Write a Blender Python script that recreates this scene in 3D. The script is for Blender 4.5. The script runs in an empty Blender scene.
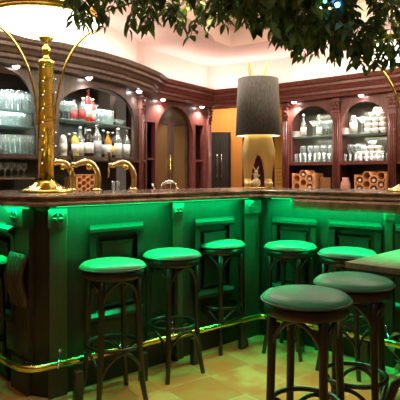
import bpy, bmesh, math, random
from mathutils import Vector, Matrix
PI = math.pi
rnd = random.Random(7)
C = bpy.context.scene.collection
F = 520.0                       # focal length in pixels of the 400 px frame
CAMZ = 1.26

# ------------------------------------------------------------------ materials
def nmat(name):
    m = bpy.data.materials.new(name); m.use_nodes = True
    nt = m.node_tree
    return m, nt, nt.nodes['Principled BSDF'], nt.nodes, nt.links

def setp(b, **k):
    for a, v in k.items():
        b.inputs[a.replace('_', ' ')].default_value = v

def simple(name, col, rough=.5, metal=0, **k):
    m, nt, b, N, L = nmat(name)
    setp(b, Base_Color=(*col, 1), Roughness=rough, Metallic=metal)
    n = N.new('ShaderNodeTexNoise'); n.inputs['Scale'].default_value = 35
    r = N.new('ShaderNodeMapRange'); r.inputs['To Min'].default_value = max(0, rough-(.02 if metal else .06)); r.inputs['To Max'].default_value = min(1, rough+(.02 if metal else .08))
    L.new(n.outputs['Fac'], r.inputs['Value']); L.new(r.outputs['Result'], b.inputs['Roughness'])
    for a, v in k.items(): b.inputs[a.replace('_', ' ')].default_value = v
    return m

def wood(name, c1, c2, rough=.35, scale=(9, 9, 1.2), coat=.3, bump=.08):
    m, nt, b, N, L = nmat(name)
    tc = N.new('ShaderNodeTexCoord'); mp = N.new('ShaderNodeMapping')
    mp.inputs['Scale'].default_value = scale
    n = N.new('ShaderNodeTexNoise'); n.inputs['Scale'].default_value = 6; n.inputs['Detail'].default_value = 5
    n.inputs['Distortion'].default_value = .6
    cr = N.new('ShaderNodeValToRGB')
    cr.color_ramp.elements[0].color = (*c1, 1); cr.color_ramp.elements[0].position = .32
    cr.color_ramp.elements[1].color = (*c2, 1); cr.color_ramp.elements[1].position = .7
    L.new(tc.outputs['Object'], mp.inputs['Vector']); L.new(mp.outputs['Vector'], n.inputs['Vector'])
    L.new(n.outputs['Fac'], cr.inputs['Fac']); L.new(cr.outputs['Color'], b.inputs['Base Color'])
    bp = N.new('ShaderNodeBump'); bp.inputs['Strength'].default_value = bump; bp.inputs['Distance'].default_value = .01
    L.new(n.outputs['Fac'], bp.inputs['Height']); L.new(bp.outputs['Normal'], b.inputs['Normal'])
    setp(b, Roughness=rough); b.inputs['Coat Weight'].default_value = coat; b.inputs['Coat Roughness'].default_value = .15
    return m

def emis(name, col, strength):
    m, nt, b, N, L = nmat(name)
    setp(b, Base_Color=(*col, 1)); b.inputs['Emission Color'].default_value = (*col, 1); b.inputs['Emission Strength'].default_value = strength
    return m

def thinglass(name, tint=(.93, .97, .96), body=.16, gloss=.25, bodycol=(.85, .9, .9)):
    m = bpy.data.materials.new(name); m.use_nodes = True
    nt = m.node_tree; N = nt.nodes; L = nt.links
    N.remove(N['Principled BSDF']); out = N['Material Output']
    t = N.new('ShaderNodeBsdfTransparent'); t.inputs['Color'].default_value = (*tint, 1)
    g = N.new('ShaderNodeBsdfGlossy'); g.inputs['Roughness'].default_value = .05
    d = N.new('ShaderNodeBsdfDiffuse'); d.inputs['Color'].default_value = (*bodycol, 1)
    lw = N.new('ShaderNodeLayerWeight'); lw.inputs['Blend'].default_value = .25
    ad = N.new('ShaderNodeMath'); ad.operation = 'MULTIPLY_ADD'; ad.inputs[1].default_value = .75; ad.inputs[2].default_value = body
    m1 = N.new('ShaderNodeMixShader'); m1.inputs['Fac'].default_value = .5
    m2 = N.new('ShaderNodeMixShader')
    L.new(g.outputs[0], m1.inputs[1]); L.new(d.outputs[0], m1.inputs[2])
    L.new(lw.outputs['Facing'], ad.inputs[0]); L.new(ad.outputs[0], m2.inputs['Fac'])
    L.new(t.outputs[0], m2.inputs[1]); L.new(m1.outputs[0], m2.inputs[2]); L.new(m2.outputs[0], out.inputs['Surface'])
    return m

W_BAR = wood('bar front dark oak', (.014, .012, .008), (.025, .021, .014), .45, coat=.1, bump=.02)
W_PIL = wood('pilaster brown oak', (.040, .028, .017), (.062, .046, .028), .5, coat=.1)
W_TOP = wood('polished counter wood', (.12, .065, .04), (.30, .18, .11), .22, scale=(3, 3, 3), coat=.6, bump=.03)
W_MAH = wood('mahogany', (.10, .027, .021), (.20, .062, .048), .38, coat=.25)
W_DRK = wood('dark brown walnut', (.040, .024, .018), (.105, .066, .050), .38, coat=.25)
W_BLK = wood('black lacquered wood', (.012, .009, .008), (.03, .02, .018), .35, coat=.3)
W_STL = wood('stool bentwood dark', (.006, .005, .004), (.018, .011, .008), .34, coat=.35, bump=.02)
W_TAB = wood('table top brown', (.13, .075, .055), (.22, .13, .10), .5, scale=(2, 9, 2), coat=0)
VINYL = simple('dark green vinyl', (.035, .26, .16), .36, Specular_IOR_Level=.35)
PIPING = simple('seat piping', (.04, .07, .055), .4)
BRASS = simple('polished brass', (.95, .76, .17), .17, 1)
BRASS2 = simple('pale tap brass', (.90, .72, .36), .2, 1)
GOLD = simple('gold paint', (.74, .58, .24), .36, .6)
CHROME = simple('chrome', (.75, .73, .68), .15, 1)
BLACK = simple('black metal', (.012, .012, .012), .4)
BLKPL = simple('black plastic', (.02, .02, .022), .35)
RUB = simple('kick plate black', (.010, .010, .009), .5)
GLASS = thinglass('clear glassware', body=.07)
SHELFG = thinglass('shelf glass', (.86, .93, .91), .10, bodycol=(.55, .75, .70))
PORC = simple('white porcelain', (.85, .84, .80), .25)
CLAY = simple('terracotta clay', (.78, .40, .17), .7)
DARKB = simple('dark bottle glass', (.02, .012, .010), .12)
GREENB = simple('green bottle glass', (.05, .07, .02), .12)
CLEARB = thinglass('clear bottle glass', (.85, .9, .85), .3, bodycol=(.7, .72, .66))
AMBER = simple('amber spirit', (.45, .22, .03), .12)
YELB = simple('yellow spirit', (.62, .55, .12), .2)
REDB = simple('red bottle', (.42, .015, .015), .25)
LABEL = simple('paper label', (.85, .83, .76), .6)
CORK = simple('foil cap', (.6, .6, .6), .3, .6)
MIRROR = simple('smoked back mirror', (.20, .20, .15), .22, .6)
PANELB = simple('dark cabinet back', (.045, .04, .028), .35)
LITB = simple('pale cabinet back', (.50, .48, .38), .35)
SHADE = None
def fabric(name, col):
    m, nt, b, N, L = nmat(name)
    tc = N.new('ShaderNodeTexCoord')
    w1 = N.new('ShaderNodeTexNoise'); w1.inputs['Scale'].default_value = 1; w1.inputs['Detail'].default_value = 3
    mp = N.new('ShaderNodeMapping'); mp.inputs['Scale'].default_value = (150, 150, 30)
    L.new(tc.outputs['Object'], mp.inputs['Vector']); L.new(mp.outputs['Vector'], w1.inputs['Vector'])
    cr = N.new('ShaderNodeValToRGB'); cr.color_ramp.elements[0].position = .35; cr.color_ramp.elements[1].position = .68
    cr.color_ramp.elements[0].color = tuple(c*.6 for c in col)+(1,); cr.color_ramp.elements[1].color = tuple(c*1.7 for c in col)+(1,)
    L.new(w1.outputs['Fac'], cr.inputs['Fac']); L.new(cr.outputs['Color'], b.inputs['Base Color'])
    setp(b, Roughness=.85); b.inputs['Sheen Weight'].default_value = .3
    return m
SHADE = fabric('charcoal linen', (.055, .058, .056))
SHADE_IN = simple('white shade lining', (.9, .86, .78), .8)

def plaster(name, c1, c2, rough=.85):
    m, nt, b, N, L = nmat(name)
    n = N.new('ShaderNodeTexNoise'); n.inputs['Scale'].default_value = 1.6; n.inputs['Detail'].default_value = 4
    tc = N.new('ShaderNodeTexCoord'); L.new(tc.outputs['Object'], n.inputs['Vector'])
    cr = N.new('ShaderNodeValToRGB'); cr.color_ramp.elements[0].color = (*c1, 1); cr.color_ramp.elements[1].color = (*c2, 1)
    L.new(n.outputs['Fac'], cr.inputs['Fac']); L.new(cr.outputs['Color'], b.inputs['Base Color']); setp(b, Roughness=rough)
    return m
CEIL = plaster('pink plaster ceiling', (.78, .60, .55), (.86, .70, .65))
ORANGE = plaster('orange wall paint', (.74, .30, .06), (.80, .35, .08))
CREAM = plaster('cream wall', (.70, .58, .44), (.74, .62, .48))
CURTAIN = simple('maroon curtain', (.09, .012, .018), .8)
YELP = simple('yellow ochre panel', (.70, .42, .05), .6)

def floor_mat():
    m, nt, b, N, L = nmat('terracotta floor tiles')
    tc = N.new('ShaderNodeTexCoord'); mp = N.new('ShaderNodeMapping')
    mp.inputs['Rotation'].default_value = (0, 0, math.radians(-36)); mp.inputs['Location'].default_value = (.07, .12, 0)
    L.new(tc.outputs['Object'], mp.inputs['Vector'])
    br = N.new('ShaderNodeTexBrick'); br.offset = 0; br.inputs['Scale'].default_value = 1
    br.inputs['Brick Width'].default_value = .34; br.inputs['Row Height'].default_value = .34
    br.inputs['Mortar Size'].default_value = .006; br.inputs['Mortar Smooth'].default_value = .3
    br.inputs['Color1'].default_value = (.62, .24, .08, 1); br.inputs['Color2'].default_value = (.74, .46, .21, 1)
    br.inputs['Mortar'].default_value = (.64, .50, .30, 1)
    L.new(mp.outputs['Vector'], br.inputs['Vector'])
    n = N.new('ShaderNodeTexNoise'); n.inputs['Scale'].default_value = 4.5; n.inputs['Detail'].default_value = 6
    L.new(mp.outputs['Vector'], n.inputs['Vector'])
    mx = N.new('ShaderNodeMix'); mx.data_type = 'RGBA'; mx.blend_type = 'MIX'
    cr = N.new('ShaderNodeValToRGB'); cr.color_ramp.elements[0].position = .42; cr.color_ramp.elements[0].color = (0, 0, 0, 1)
    cr.color_ramp.elements[1].position = .6; cr.color_ramp.elements[1].color = (.8, .8, .8, 1)
    L.new(n.outputs['Fac'], cr.inputs['Fac']); L.new(cr.outputs['Color'], mx.inputs[0])
    L.new(br.outputs['Color'], mx.inputs[6]); mx.inputs[7].default_value = (.66, .18, .06, 1)
    L.new(mx.outputs[2], b.inputs['Base Color'])
    bp = N.new('ShaderNodeBump'); bp.inputs['Strength'].default_value = .25; bp.inputs['Distance'].default_value = .01; bp.invert = True
    L.new(br.outputs['Fac'], bp.inputs['Height']); L.new(bp.outputs['Normal'], b.inputs['Normal'])
    setp(b, Roughness=.5)
    return m
FLOOR = floor_mat()

def leaf_mat(name, c1, c2):
    m, nt, b, N, L = nmat(name)
    g = N.new('ShaderNodeNewGeometry'); cr = N.new('ShaderNodeValToRGB')
    cr.color_ramp.elements[0].color = (*c1, 1); cr.color_ramp.elements[1].color = (*c2, 1)
    L.new(g.outputs['Random Per Island'], cr.inputs['Fac']); L.new(cr.outputs['Color'], b.inputs['Base Color'])
    setp(b, Roughness=.5)
    tr = N.new('ShaderNodeBsdfTranslucent'); L.new(cr.outputs['Color'], tr.inputs['Color'])
    mx = N.new('ShaderNodeMixShader'); mx.inputs['Fac'].default_value = .25
    out = N['Material Output']
    L.new(b.outputs[0], mx.inputs[1]); L.new(tr.outputs[0], mx.inputs[2]); L.new(mx.outputs[0], out.inputs['Surface'])
    return m
LEAF = leaf_mat('ficus leaf', (.012, .036, .008), (.13, .23, .045))
LEAF2 = leaf_mat('house plant leaf', (.05, .28, .05), (.16, .45, .10))
BARK = wood('branch bark', (.10, .07, .04), (.2, .14, .09), .8, coat=0)

# ------------------------------------------------------------------ mesh builder
class MB:
    def __init__(s): s.v = []; s.f = []; s.sm = []
    def add(s, vs, fs, smooth=False):
        o = len(s.v); s.v += [Vector(v) for v in vs]
        for f in fs: s.f.append([o+i for i in f]); s.sm.append(smooth)
        return s
    def box(s, c, size, rz=0, rx=0, ry=0):
        R = Matrix.Rotation(rz, 3, 'Z') @ Matrix.Rotation(ry, 3, 'Y') @ Matrix.Rotation(rx, 3, 'X')
        hx, hy, hz = [a/2 for a in size]; b = min(hx, hy, hz)*.18
        vs = []; c = Vector(c)
        # chamfered box: 24 verts
        bm = bmesh.new(); bmesh.ops.create_cube(bm, size=1)
        for v in bm.verts: v.co = Vector((v.co.x*size[0], v.co.y*size[1], v.co.z*size[2]))
        bmesh.ops.bevel(bm, geom=list(bm.edges), offset=min(b, .004), segments=1, affect='EDGES')
        bm.verts.index_update()
        s.add([R @ v.co + c for v in bm.verts], [[v.index for v in f.verts] for f in bm.faces]); bm.free()
        return s
    def prism(s, poly, z0, z1):
        n = len(poly)
        vs = [(x, y, z0) for x, y in poly]+[(x, y, z1) for x, y in poly]
        fs = [list(range(n))[::-1], list(range(n, 2*n))]+[[i, (i+1) % n, n+(i+1) % n, n+i] for i in range(n)]
        return s.add(vs, fs)
    def tube(s, pts, r, n=10, cap=True, closed=False):
        pts = [Vector(p) for p in pts]; m = len(pts)
        rs = r if isinstance(r, (list, tuple)) else [r]*m
        T = []
        for i in range(m):
            a = pts[(i-1) % m] if (closed or i > 0) else pts[i]
            b = pts[(i+1) % m] if (closed or i < m-1) else pts[i]
            T.append((b-a).normalized())
        up = Vector((0, 0, 1)) if abs(T[0].z) < .9 else Vector((1, 0, 0))
        nrm = (up - T[0]*up.dot(T[0])).normalized()
        rings = []
        for i in range(m):
            nrm = (nrm - T[i]*nrm.dot(T[i])).normalized(); bi = T[i].cross(nrm)
            rings.append([pts[i]+(nrm*math.cos(2*PI*k/n)+bi*math.sin(2*PI*k/n))*rs[i] for k in range(n)])
        vs = [p for q in rings for p in q]; fs = []
        for i in range(m if closed else m-1):
            j = (i+1) % m
            off = 0
            if closed and j == 0:
                d = [(rings[0][k]-rings[i][0]).length for k in range(n)]; off = d.index(min(d))
            for k in range(n):
                fs.append([i*n+k, i*n+(k+1) % n, j*n+(k+1+off) % n, j*n+(k+off) % n])
        s.add(vs, fs, True)
        if cap and not closed:
            s.add(rings[0], [list(range(n))[::-1]]); s.add(rings[-1], [list(range(n))])
        return s
    def lathe(s, prof, c=(0, 0, 0), n=20, R=None, smooth=True, cap=True):
        c = Vector(c); vs = []
        for r, z in prof:
            for k in range(n):
                p = Vector((r*math.cos(2*PI*k/n), r*math.sin(2*PI*k/n), z))
                vs.append((R @ p if R else p)+c)
        fs = []
        for i in range(len(prof)-1):
            for k in range(n):
                fs.append([i*n+k, i*n+(k+1) % n, (i+1)*n+(k+1) % n, (i+1)*n+k])
        s.add(vs, fs, smooth)
        if cap:
            m = len(prof)-1
            if prof[0][0] > 1e-4: s.add(vs[:n], [list(range(n))[::-1]])
            if prof[-1][0] > 1e-4: s.add(vs[m*n:], [list(range(n))])
        return s
    def ball(s, c, r, n=12, sc=(1, 1, 1)):
        c = Vector(c); m = n//2+1; vs = []
        for i in range(m+1):
            a = -PI/2+PI*i/m
            for k in range(n):
                vs.append(c+Vector((r*sc[0]*math.cos(a)*math.cos(2*PI*k/n), r*sc[1]*math.cos(a)*math.sin(2*PI*k/n), r*sc[2]*math.sin(a))))
        fs = [[i*n+k, i*n+(k+1) % n, (i+1)*n+(k+1) % n, (i+1)*n+k] for i in range(m) for k in range(n)]
        return s.add(vs, fs, True)

def wloc(o):
    p = Vector((0, 0, 0))
    while o: p += o.location; o = o.parent
    return p

def part(name, mb, mat, parent=None, world=False, label=None, kind=None, loc=None):
    me = bpy.data.meshes.new(name)
    off = wloc(parent) if (world and parent) else Vector((0, 0, 0))
    if loc is not None: off = Vector(loc)
    me.from_pydata([v-off for v in mb.v], [], mb.f); me.update()
    bm = bmesh.new(); bm.from_mesh(me)
    for f, s in zip(bm.faces, mb.sm): f.smooth = s
    bmesh.ops.remove_doubles(bm, verts=bm.verts, dist=1e-5)
    bmesh.ops.recalc_face_normals(bm, faces=bm.faces)
    bm.to_mesh(me); bm.free()
    me.materials.append(mat)
    o = bpy.data.objects.new(name, me); C.objects.link(o)
    if parent: o.parent = parent
    elif loc is not None: o.location = loc
    if label: o['label'] = label
    if kind: o['kind'] = kind
    return o

def tag(o, label, cat, group=None, kind=None):
    o['label'] = label; o['category'] = cat
    if group: o['group'] = group
    if kind: o['kind'] = kind
    return o

def thing(name, label, cat, loc=(0, 0, 0), rz=0, group=None):
    o = bpy.data.objects.new(name, None); C.objects.link(o); o.empty_display_size = .05
    o.location = loc; o.rotation_euler = (0, 0, rz)
    return tag(o, label, cat, group)

def struct(name, mb, mat, parent=None):
    o = part(name, mb, mat, parent)
    if not parent: o['kind'] = 'structure'
    return o

def dup(src, loc=None, rz=None, label=None, group=None, parent=None, scale=None):
    o = src.copy(); C.objects.link(o)
    if parent: o.parent = parent
    if loc is not None: o.location = loc
    if rz is not None: o.rotation_euler = (0, 0, rz)
    if scale is not None: o.scale = (scale, scale, scale)
    if label: o['label'] = label
    if group: o['group'] = group
    for ch in list(src.children): dup(ch, parent=o)
    return o

# ------------------------------------------------------------------ path helpers
class Path:
    """plan polyline; normal points to the customer side (right-hand side of travel)"""
    def __init__(s, pts):
        s.p = [Vector((x, y)) for x, y in pts]
        s.s = [0]
        for a, b in zip(s.p, s.p[1:]): s.s.append(s.s[-1]+(b-a).length)
        s.len = s.s[-1]
    def seg(s, t):
        for i in range(len(s.p)-1):
            if t <= s.s[i+1] or i == len(s.p)-2: return i
    def pos(s, t, out=0):
        i = s.seg(t); a, b = s.p[i], s.p[i+1]; d = (b-a).normalized()
        u = (t-s.s[i])
        # interpolate the normal near joints so that curved runs stay smooth
        n = Vector((d.y, -d.x))
        L = s.s[i+1]-s.s[i]
        na = s.vn(i); nb = s.vn(i+1); k = min(1, max(0, u/L))
        off = na*(1-k)+nb*k
        q = a+d*u+off*out
        return q
    def vn(s, i):
        def sn(j):
            d = (s.p[j+1]-s.p[j]).normalized(); return Vector((d.y, -d.x))
        if i == 0: return sn(0)
        if i == len(s.p)-1: return sn(i-1)
        a, b = sn(i-1), sn(i); m = (a+b).normalized()
        return m/max(.3, m.dot(a))
    def nrm(s, t):
        i = s.seg(t); d = (s.p[i+1]-s.p[i]).normalized(); return Vector((d.y, -d.x))
    def ang(s, t):
        i = s.seg(t); d = (s.p[i+1]-s.p[i]); return math.atan2(d.y, d.x)
    def at(s, px, out=0):
        r = (px-200)/F; best = None
        n = 4000; pv = None
        for k in range(n+1):
            t = s.len*k/n; q = s.pos(t, out)
            if q.y < .3: pv = None; continue
            e = q.x/q.y-r
            if pv is not None and pv*e <= 0: return t
            pv = e
        raise ValueError(px)
    def sub(s, t0, t1, step=None):
        ts = [t0]+[x for x in s.s if t0+1e-4 < x < t1-1e-4]+[t1]
        if step:
            n = max(1, int((t1-t0)/step)); ts = sorted(set(ts+[t0+(t1-t0)*k/n for k in range(n+1)]))
            ts = [ts[0]]+[b for a, b in zip(ts, ts[1:]) if b-a > 1e-4]
        return ts

def sweep(mb, path, t0, t1, prof, step=None, closed=True, smooth=False):
    ts = path.sub(t0, t1, step); n = len(prof); vs = []
    for t in ts:
        for o, z in prof:
            q = path.pos(t, o); vs.append((q.x, q.y, z))
    fs = []
    for i in range(len(ts)-1):
        for k in range(n if closed else n-1):
            fs.append([i*n+k, i*n+(k+1) % n, (i+1)*n+(k+1) % n, (i+1)*n+k])
    mb.add(vs, fs, smooth)
    if closed:
        mb.add(vs[:n], [list(range(n))]); mb.add(vs[-n:], [list(range(n))[::-1]])
    return mb

def P3(q, z): return Vector((q.x, q.y, z))

# ================================================================== THE SETTING
mb = MB(); mb.add([(-6, -3, 0), (6, -3, 0), (6, 9.6, 0), (-6, 9.6, 0)], [[0, 1, 2, 3]])
struct('floor', mb, FLOOR)

# back cabinet face line (plan)
FL = Path([(-2.9, 2.62), (-1.62, 4.0), (-1.25, 4.33), (-1.0, 4.62), (-.85, 4.87), (-.73, 5.15), (-.64, 5.45), (-.60, 5.72)])
FD = Path([(-.60, 5.72), (.12, 6.75)])
FR = Path([(1.0, 6.24), (3.5, 4.14)])
CORN = Path([(-2.9, 2.62), (-1.62, 4.0), (-1.25, 4.33), (-1.0, 4.62), (-.85, 4.87), (-.73, 5.15), (-.62, 5.45), (-.56, 5.78), (.12, 6.75), (.98, 6.26), (3.5, 4.14)])
# shell
H = 2.82
mb = MB(); sweep(mb, CORN, 0, CORN.len, [(-.05, 2.12), (-.10, 2.12), (-.10, 2.9), (-.05, 2.9)])
struct('wall_back', mb, CEIL)
mb = MB()
mb.add([(-6, -3, 0), (-6, -3, 2.9), (-6, 9.6, 2.9), (-6, 9.6, 0)], [[0, 1, 2, 3]]); struct('wall_left', mb, CREAM)
mb = MB()
mb.add([(6, -3, 0), (6, -3, 2.9), (6, 9.6, 2.9), (6, 9.6, 0)], [[0, 1, 2, 3]]); struct('wall_right', mb, CREAM)
mb = MB()
mb.add([(-6, -3, 0), (-6, -3, 2.9), (6, -3, 2.9), (6, -3, 0)], [[0, 1, 2, 3]]); struct('wall_front', mb, CREAM)
# recess behind the bar opening: orange wall
mb = MB(); mb.box((.6, 8.55, 1.4), (3.6, .1, 2.9)); struct('wall_recess', mb, ORANGE)
# ceiling: lower band along the back wall, raised tray in the middle
mb = MB()
inner = [CORN.pos(t, .75) for t in CORN.s]
outer = [CORN.pos(t, -.4) for t in CORN.s]
n = len(inner)
vs = [P3(q, 2.68) for q in inner]+[P3(q, 2.68) for q in outer]+[P3(q, 2.86) for q in inner]
fs = [[i, i+1, n+i+1, n+i] for i in range(n-1)]+[[i, i+1, 2*n+i+1, 2*n+i] for i in range(n-1)]
mb.add(vs, fs)
# second small step
inner2 = [CORN.pos(t, 1.05) for t in CORN.s]
vs = [P3(q, 2.86) for q in inner2]+[P3(q, 2.86) for q in inner]+[P3(q, 2.95) for q in inner2]
mb.add(vs, fs)
mb.add([(-6, -3, 2.95), (6, -3, 2.95), (6, 9.6, 2.95), (-6, 9.6, 2.95)], [[0, 1, 2, 3]])
struct('ceiling', mb, CEIL)

# cornice
mb = MB()
prof = [(-.05, 2.12), (.10, 2.12), (.105, 2.15), (.13, 2.165), (.13, 2.19), (.15, 2.20), (.165, 2.225), (.19, 2.24), (.19, 2.265), (.215, 2.28), (.225, 2.32), (.20, 2.325), (.17, 2.30), (-.05, 2.30)]
tsplit = CORN.s[8]
sweep(mb, CORN, 0, CORN.s[7], prof, step=.12); struct('trim_1', mb, W_DRK)
mb = MB(); sweep(mb, CORN, CORN.s[7], CORN.len, prof); struct('trim_2', mb, W_MAH)

# ================================================================== BACK BAR
def facade(mb, path, t0, t1, openings, z0, z1, thick=.03, step=.02):
    """front board with arched openings: (ta, tb, zbottom, zspring, ztop)"""
    ts = set([t0, t1])
    n = int((t1-t0)/step)
    for k in range(n+1): ts.add(t0+(t1-t0)*k/n)
    for o in openings:
        for k in range(25):     # finer near the ends of an arch
            ts.add(o[0]+(o[1]-o[0])*(1-math.cos(PI*k/24))/2)
    ts = sorted(ts); ts = [ts[0]]+[b for a, b in zip(ts, ts[1:]) if b-a > 1e-4]
    def arch(o, t):
        if o[3] == o[4]: return o[4]
        c = (o[0]+o[1])/2; h = (o[1]-o[0])/2; u = max(0, 1-((t-c)/h)**2)
        return o[3]+(o[4]-o[3])*math.sqrt(u)
    def slab(a, b, za0, zb0, za1, zb1):
        A = path.pos(a); B = path.pos(b); A2 = path.pos(a, -thick); B2 = path.pos(b, -thick)
        mb.add([P3(A, za0), P3(B, zb0), P3(B, zb1), P3(A, za1), P3(A2, za0), P3(B2, zb0), P3(B2, zb1), P3(A2, za1)],
               [[0, 1, 2, 3], [4, 5, 6, 7], [0, 1, 5, 4], [3, 2, 6, 7]])
    for a, b in zip(ts, ts[1:]):
        m = (a+b)/2; o = next((o for o in openings if o[0] < m < o[1]), None)
        if o is None: slab(a, b, z0, z0, z1, z1); continue
        slab(a, b, z0, z0, o[2], o[2])
        slab(a, b, arch(o, a), arch(o, b), z1, z1)
    for o in openings:
        for t in (o[0], o[1]):
            A = path.pos(t); A2 = path.pos(t, -thick)
            mb.add([P3(A, o[2]), P3(A2, o[2]), P3(A2, o[3]), P3(A, o[3])], [[0, 1, 2, 3]])
    return mb

def board(mb, path, t0, t1, o0, o1, z0, z1, step=None):
    return sweep(mb, path, t0, t1, [(o0, z0), (o1, z0), (o1, z1), (o0, z1)], step)

def capital(root, path, t, z, wood_, w=.085):
    m = MB(); a = path.ang(t); q = path.pos(t, .02); R = Matrix.Rotation(a, 3, 'Z')
    m.box(P3(q, z+.045), (w+.03, .075, .018), rz=a); m.box(P3(q, z-.075), (w+.015, .06, .014), rz=a)
    m.box(P3(q, z-.015), (w, .05, .12), rz=a)
    n = path.nrm(t)
    for sx in (-1, 1):          # scrolls and leaves
        for zz, rr in ((z+.012, .020), (z-.035, .014)):
            c = Vector((q.x, q.y, zz))+R @ Vector((sx*w*.27, 0, 0))+Vector((n.x, n.y, 0))*.028
            m.lathe([(rr, -.006), (rr, .008), (rr*.5, .014)], c, 10, R=R @ Matrix.Rotation(PI/2, 3, 'X'))
    c = Vector((q.x, q.y, z-.02))+Vector((n.x, n.y, 0))*.03
    m.ball(c, .016, 8, (1, .7, 2))
    return m

def pilaster(root, path, t, z0, z1, wood_, w=.08, capz=2.03):
    a = path.ang(t); q = path.pos(t, .018); m = MB()
    m.box(P3(q, (z0+z1)/2), (w, .035, z1-z0), rz=a)
    p = part('pilaster', m, wood_, root, world=True)
    m = MB(); n = path.nrm(t); R = Matrix.Rotation(a, 3, 'Z')
    for sx in (-.27, 0, .27):
        b = P3(path.pos(t, .038), 0)+R @ Vector((w*sx, 0, 0))
        m.tube([b+Vector((0, 0, z0+.08)), b+Vector((0, 0, capz-.14))], w*.085, 6)
    part('reeding', m, wood_, p, world=True)
    part('capital', capital(root, path, t, capz, wood_, w), wood_, p, world=True)

# ---- left curved unit -------------------------------------------------
q = FL.pos(FL.at(60))
lb = thing('back_bar_cabinet', 'dark curved wooden back bar on the left with two arched glass shelf bays', 'cabinet', (q.x, q.y, 0))
a1l, a1r, a2l, a2r = FL.at(-34), FL.at(36), FL.at(59), FL.at(134)
t0, t1 = FL.at(-95), FL.at(144.5)
m = facade(MB(), FL, t0, t1, [(a1l, a1r, 1.42, 1.78, 2.10), (a2l, a2r, 1.42, 1.82, 2.06)], 1.385, 2.125)
part('arched_front', m, W_DRK, lb, True)
part('counter_top', board(MB(), FL, t0, t1, -.32, .10, .93, .97, .15), W_DRK, lb, True)
part('base_cabinet', board(MB(), FL, t0, t1, -.32, .06, 0, .93, .15), W_BLK, lb, True)
part('back_panel', board(MB(), FL, t0, t1, -.34, -.32, .97, 2.12, .15), PANELB, lb, True)
part('shelf', board(MB(), FL, t0, t1, -.32, .015, 1.395, 1.425, .1), W_DRK, lb, True)
part('shelf', board(MB(), FL, t0, FL.at(36), -.32, -.02, 1.225, 1.24, .1), CHROME, lb, True, label='pale low shelf for stem glasses')
part('glass_shelf', board(MB(), FL, a1l-.05, a1r+.05, -.31, -.035, 1.775, 1.785, .1), SHELFG, lb, True)
part('glass_shelf', board(MB(), FL, a1l-.05, a1r+.05, -.31, -.035, 1.645, 1.655, .1), SHELFG, lb, True)
part('glass_shelf', board(MB(), FL, a2l-.05, a2r+.05, -.31, -.035, 1.735, 1.745, .1), SHELFG, lb, True)
for px in (-60, 47, 139.5): pilaster(lb, FL, FL.at(px), .97, 2.12, W_DRK if px < 100 else W_MAH, .085)

# ---- doorway unit -----------------------------------------------------
q = FD.pos(FD.len/2)
db = thing('arched_door_unit', 'red mahogany arched doorway unit with glazed folding doors between two narrow shelf niches', 'cabinet', (q.x, q.y, 0))
tt = lambda px: FD.at(px)
n1, n2, d1, d2, n3, n4 = tt(147), tt(155), tt(157), tt(193), tt(195.5), tt(203.5)
m = facade(MB(), FD, .002, FD.len, [(n1, n2, .3, 1.85, 1.85), (d1, d2, .02, 1.72, 2.07), (n3, n4, .3, 1.89, 1.89)], .0, 2.125, .05)
part('arched_front', m, W_MAH, db, True)
part('back_panel', board(MB(), FD, .01, FD.len-.01, -.30, -.28, 0, 2.12), PANELB, db, True)
for a, b in ((n1, n2), (n3, n4)):
    for z in (.55, 1.0, 1.44):
        part('niche_shelf', board(MB(), FD, a-.01, b+.01, -.28, -.01, z-.012, z+.012), W_MAH, db, True)
    part('niche_lining', board(MB(), FD, a-.03, a-.015, -.28, -.05, .3, 1.9), W_MAH, db, True)
GDR = simple('brown etched door glass', (.20, .12, .045), .25, .3)
mid = (d1+d2)/2
for a, b in ((d1+.01, mid-.004), (mid+.004, d2-.01)):
    m = MB()
    for (x0, x1, z0, z1) in ((a, a+.05, .02, 1.93), (b-.05, b, .02, 1.93), (a+.05, b-.05, 1.86, 1.93), (a+.05, b-.05, .02, .3)):
        board(m, FD, x0, x1, -.10, -.07, z0, z1)
    dp = part('door_leaf', m, W_DRK, db, True)
    part('door_glass', board(MB(), FD, a+.05, b-.05, -.09, -.08, .3, 1.86), GDR, dp, True)
m = MB()
q = FD.pos(mid-.035, -.055); m.tube([P3(q, 1.1), P3(q, 1.5)], .008, 8)
part('door_pull', m, BRASS, db, True)
part('fan_light', board(MB(), FD, d1-.01, d2+.01, -.10, -.07, 1.93, 2.09), simple('dark fan light glass', (.10, .07, .035), .2), db, True)
part('side_panel', board(MB(), FD, FD.len-.03, FD.len-.01, -.30, -.02, 0, 2.12), W_MAH, db, True)
part('side_panel', board(MB(), FD, n3-.02, n3-.005, -.28, -.03, 0, 2.0), W_MAH, db, True)
for px in (207.6,): pilaster(db, FD, tt(px), .0, 2.12, W_MAH, .075, 2.04)

# ---- right unit ------------------------------------------------------
q = FR.pos(FR.at(337))
rb = thing('back_bar_cabinet', 'red mahogany back bar on the right with two round arched bays of glassware', 'cabinet', (q.x, q.y, 0))
b1l, b1r, b2l, b2r = FR.at(291), FR.at(333), FR.at(341), FR.at(387)
b3l, b3r = FR.at(401), FR.at(460)
t1r = FR.at(520)
m = facade(MB(), FR, .002, t1r, [(b1l, b1r, 1.41, 1.80, 2.055), (b2l, b2r, 1.41, 1.80, 2.055), (b3l, b3r, 1.41, 1.80, 2.055)], 1.375, 2.125)
part('arched_front', m, W_MAH, rb, True)
part('counter_top', board(MB(), FR, .0, t1r, -.32, .12, .93, .97), W_DRK, rb, True)
part('base_cabinet', board(MB(), FR, .0, t1r, -.32, .08, 0, .93), W_BLK, rb, True)
part('back_panel', board(MB(), FR, .0, t1r, -.34, -.32, 1.41, 2.12), MIRROR, rb, True)
part('recess_back', board(MB(), FR, .0, t1r, -.34, -.30, .97, 1.385), W_BLK, rb, True)
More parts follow.
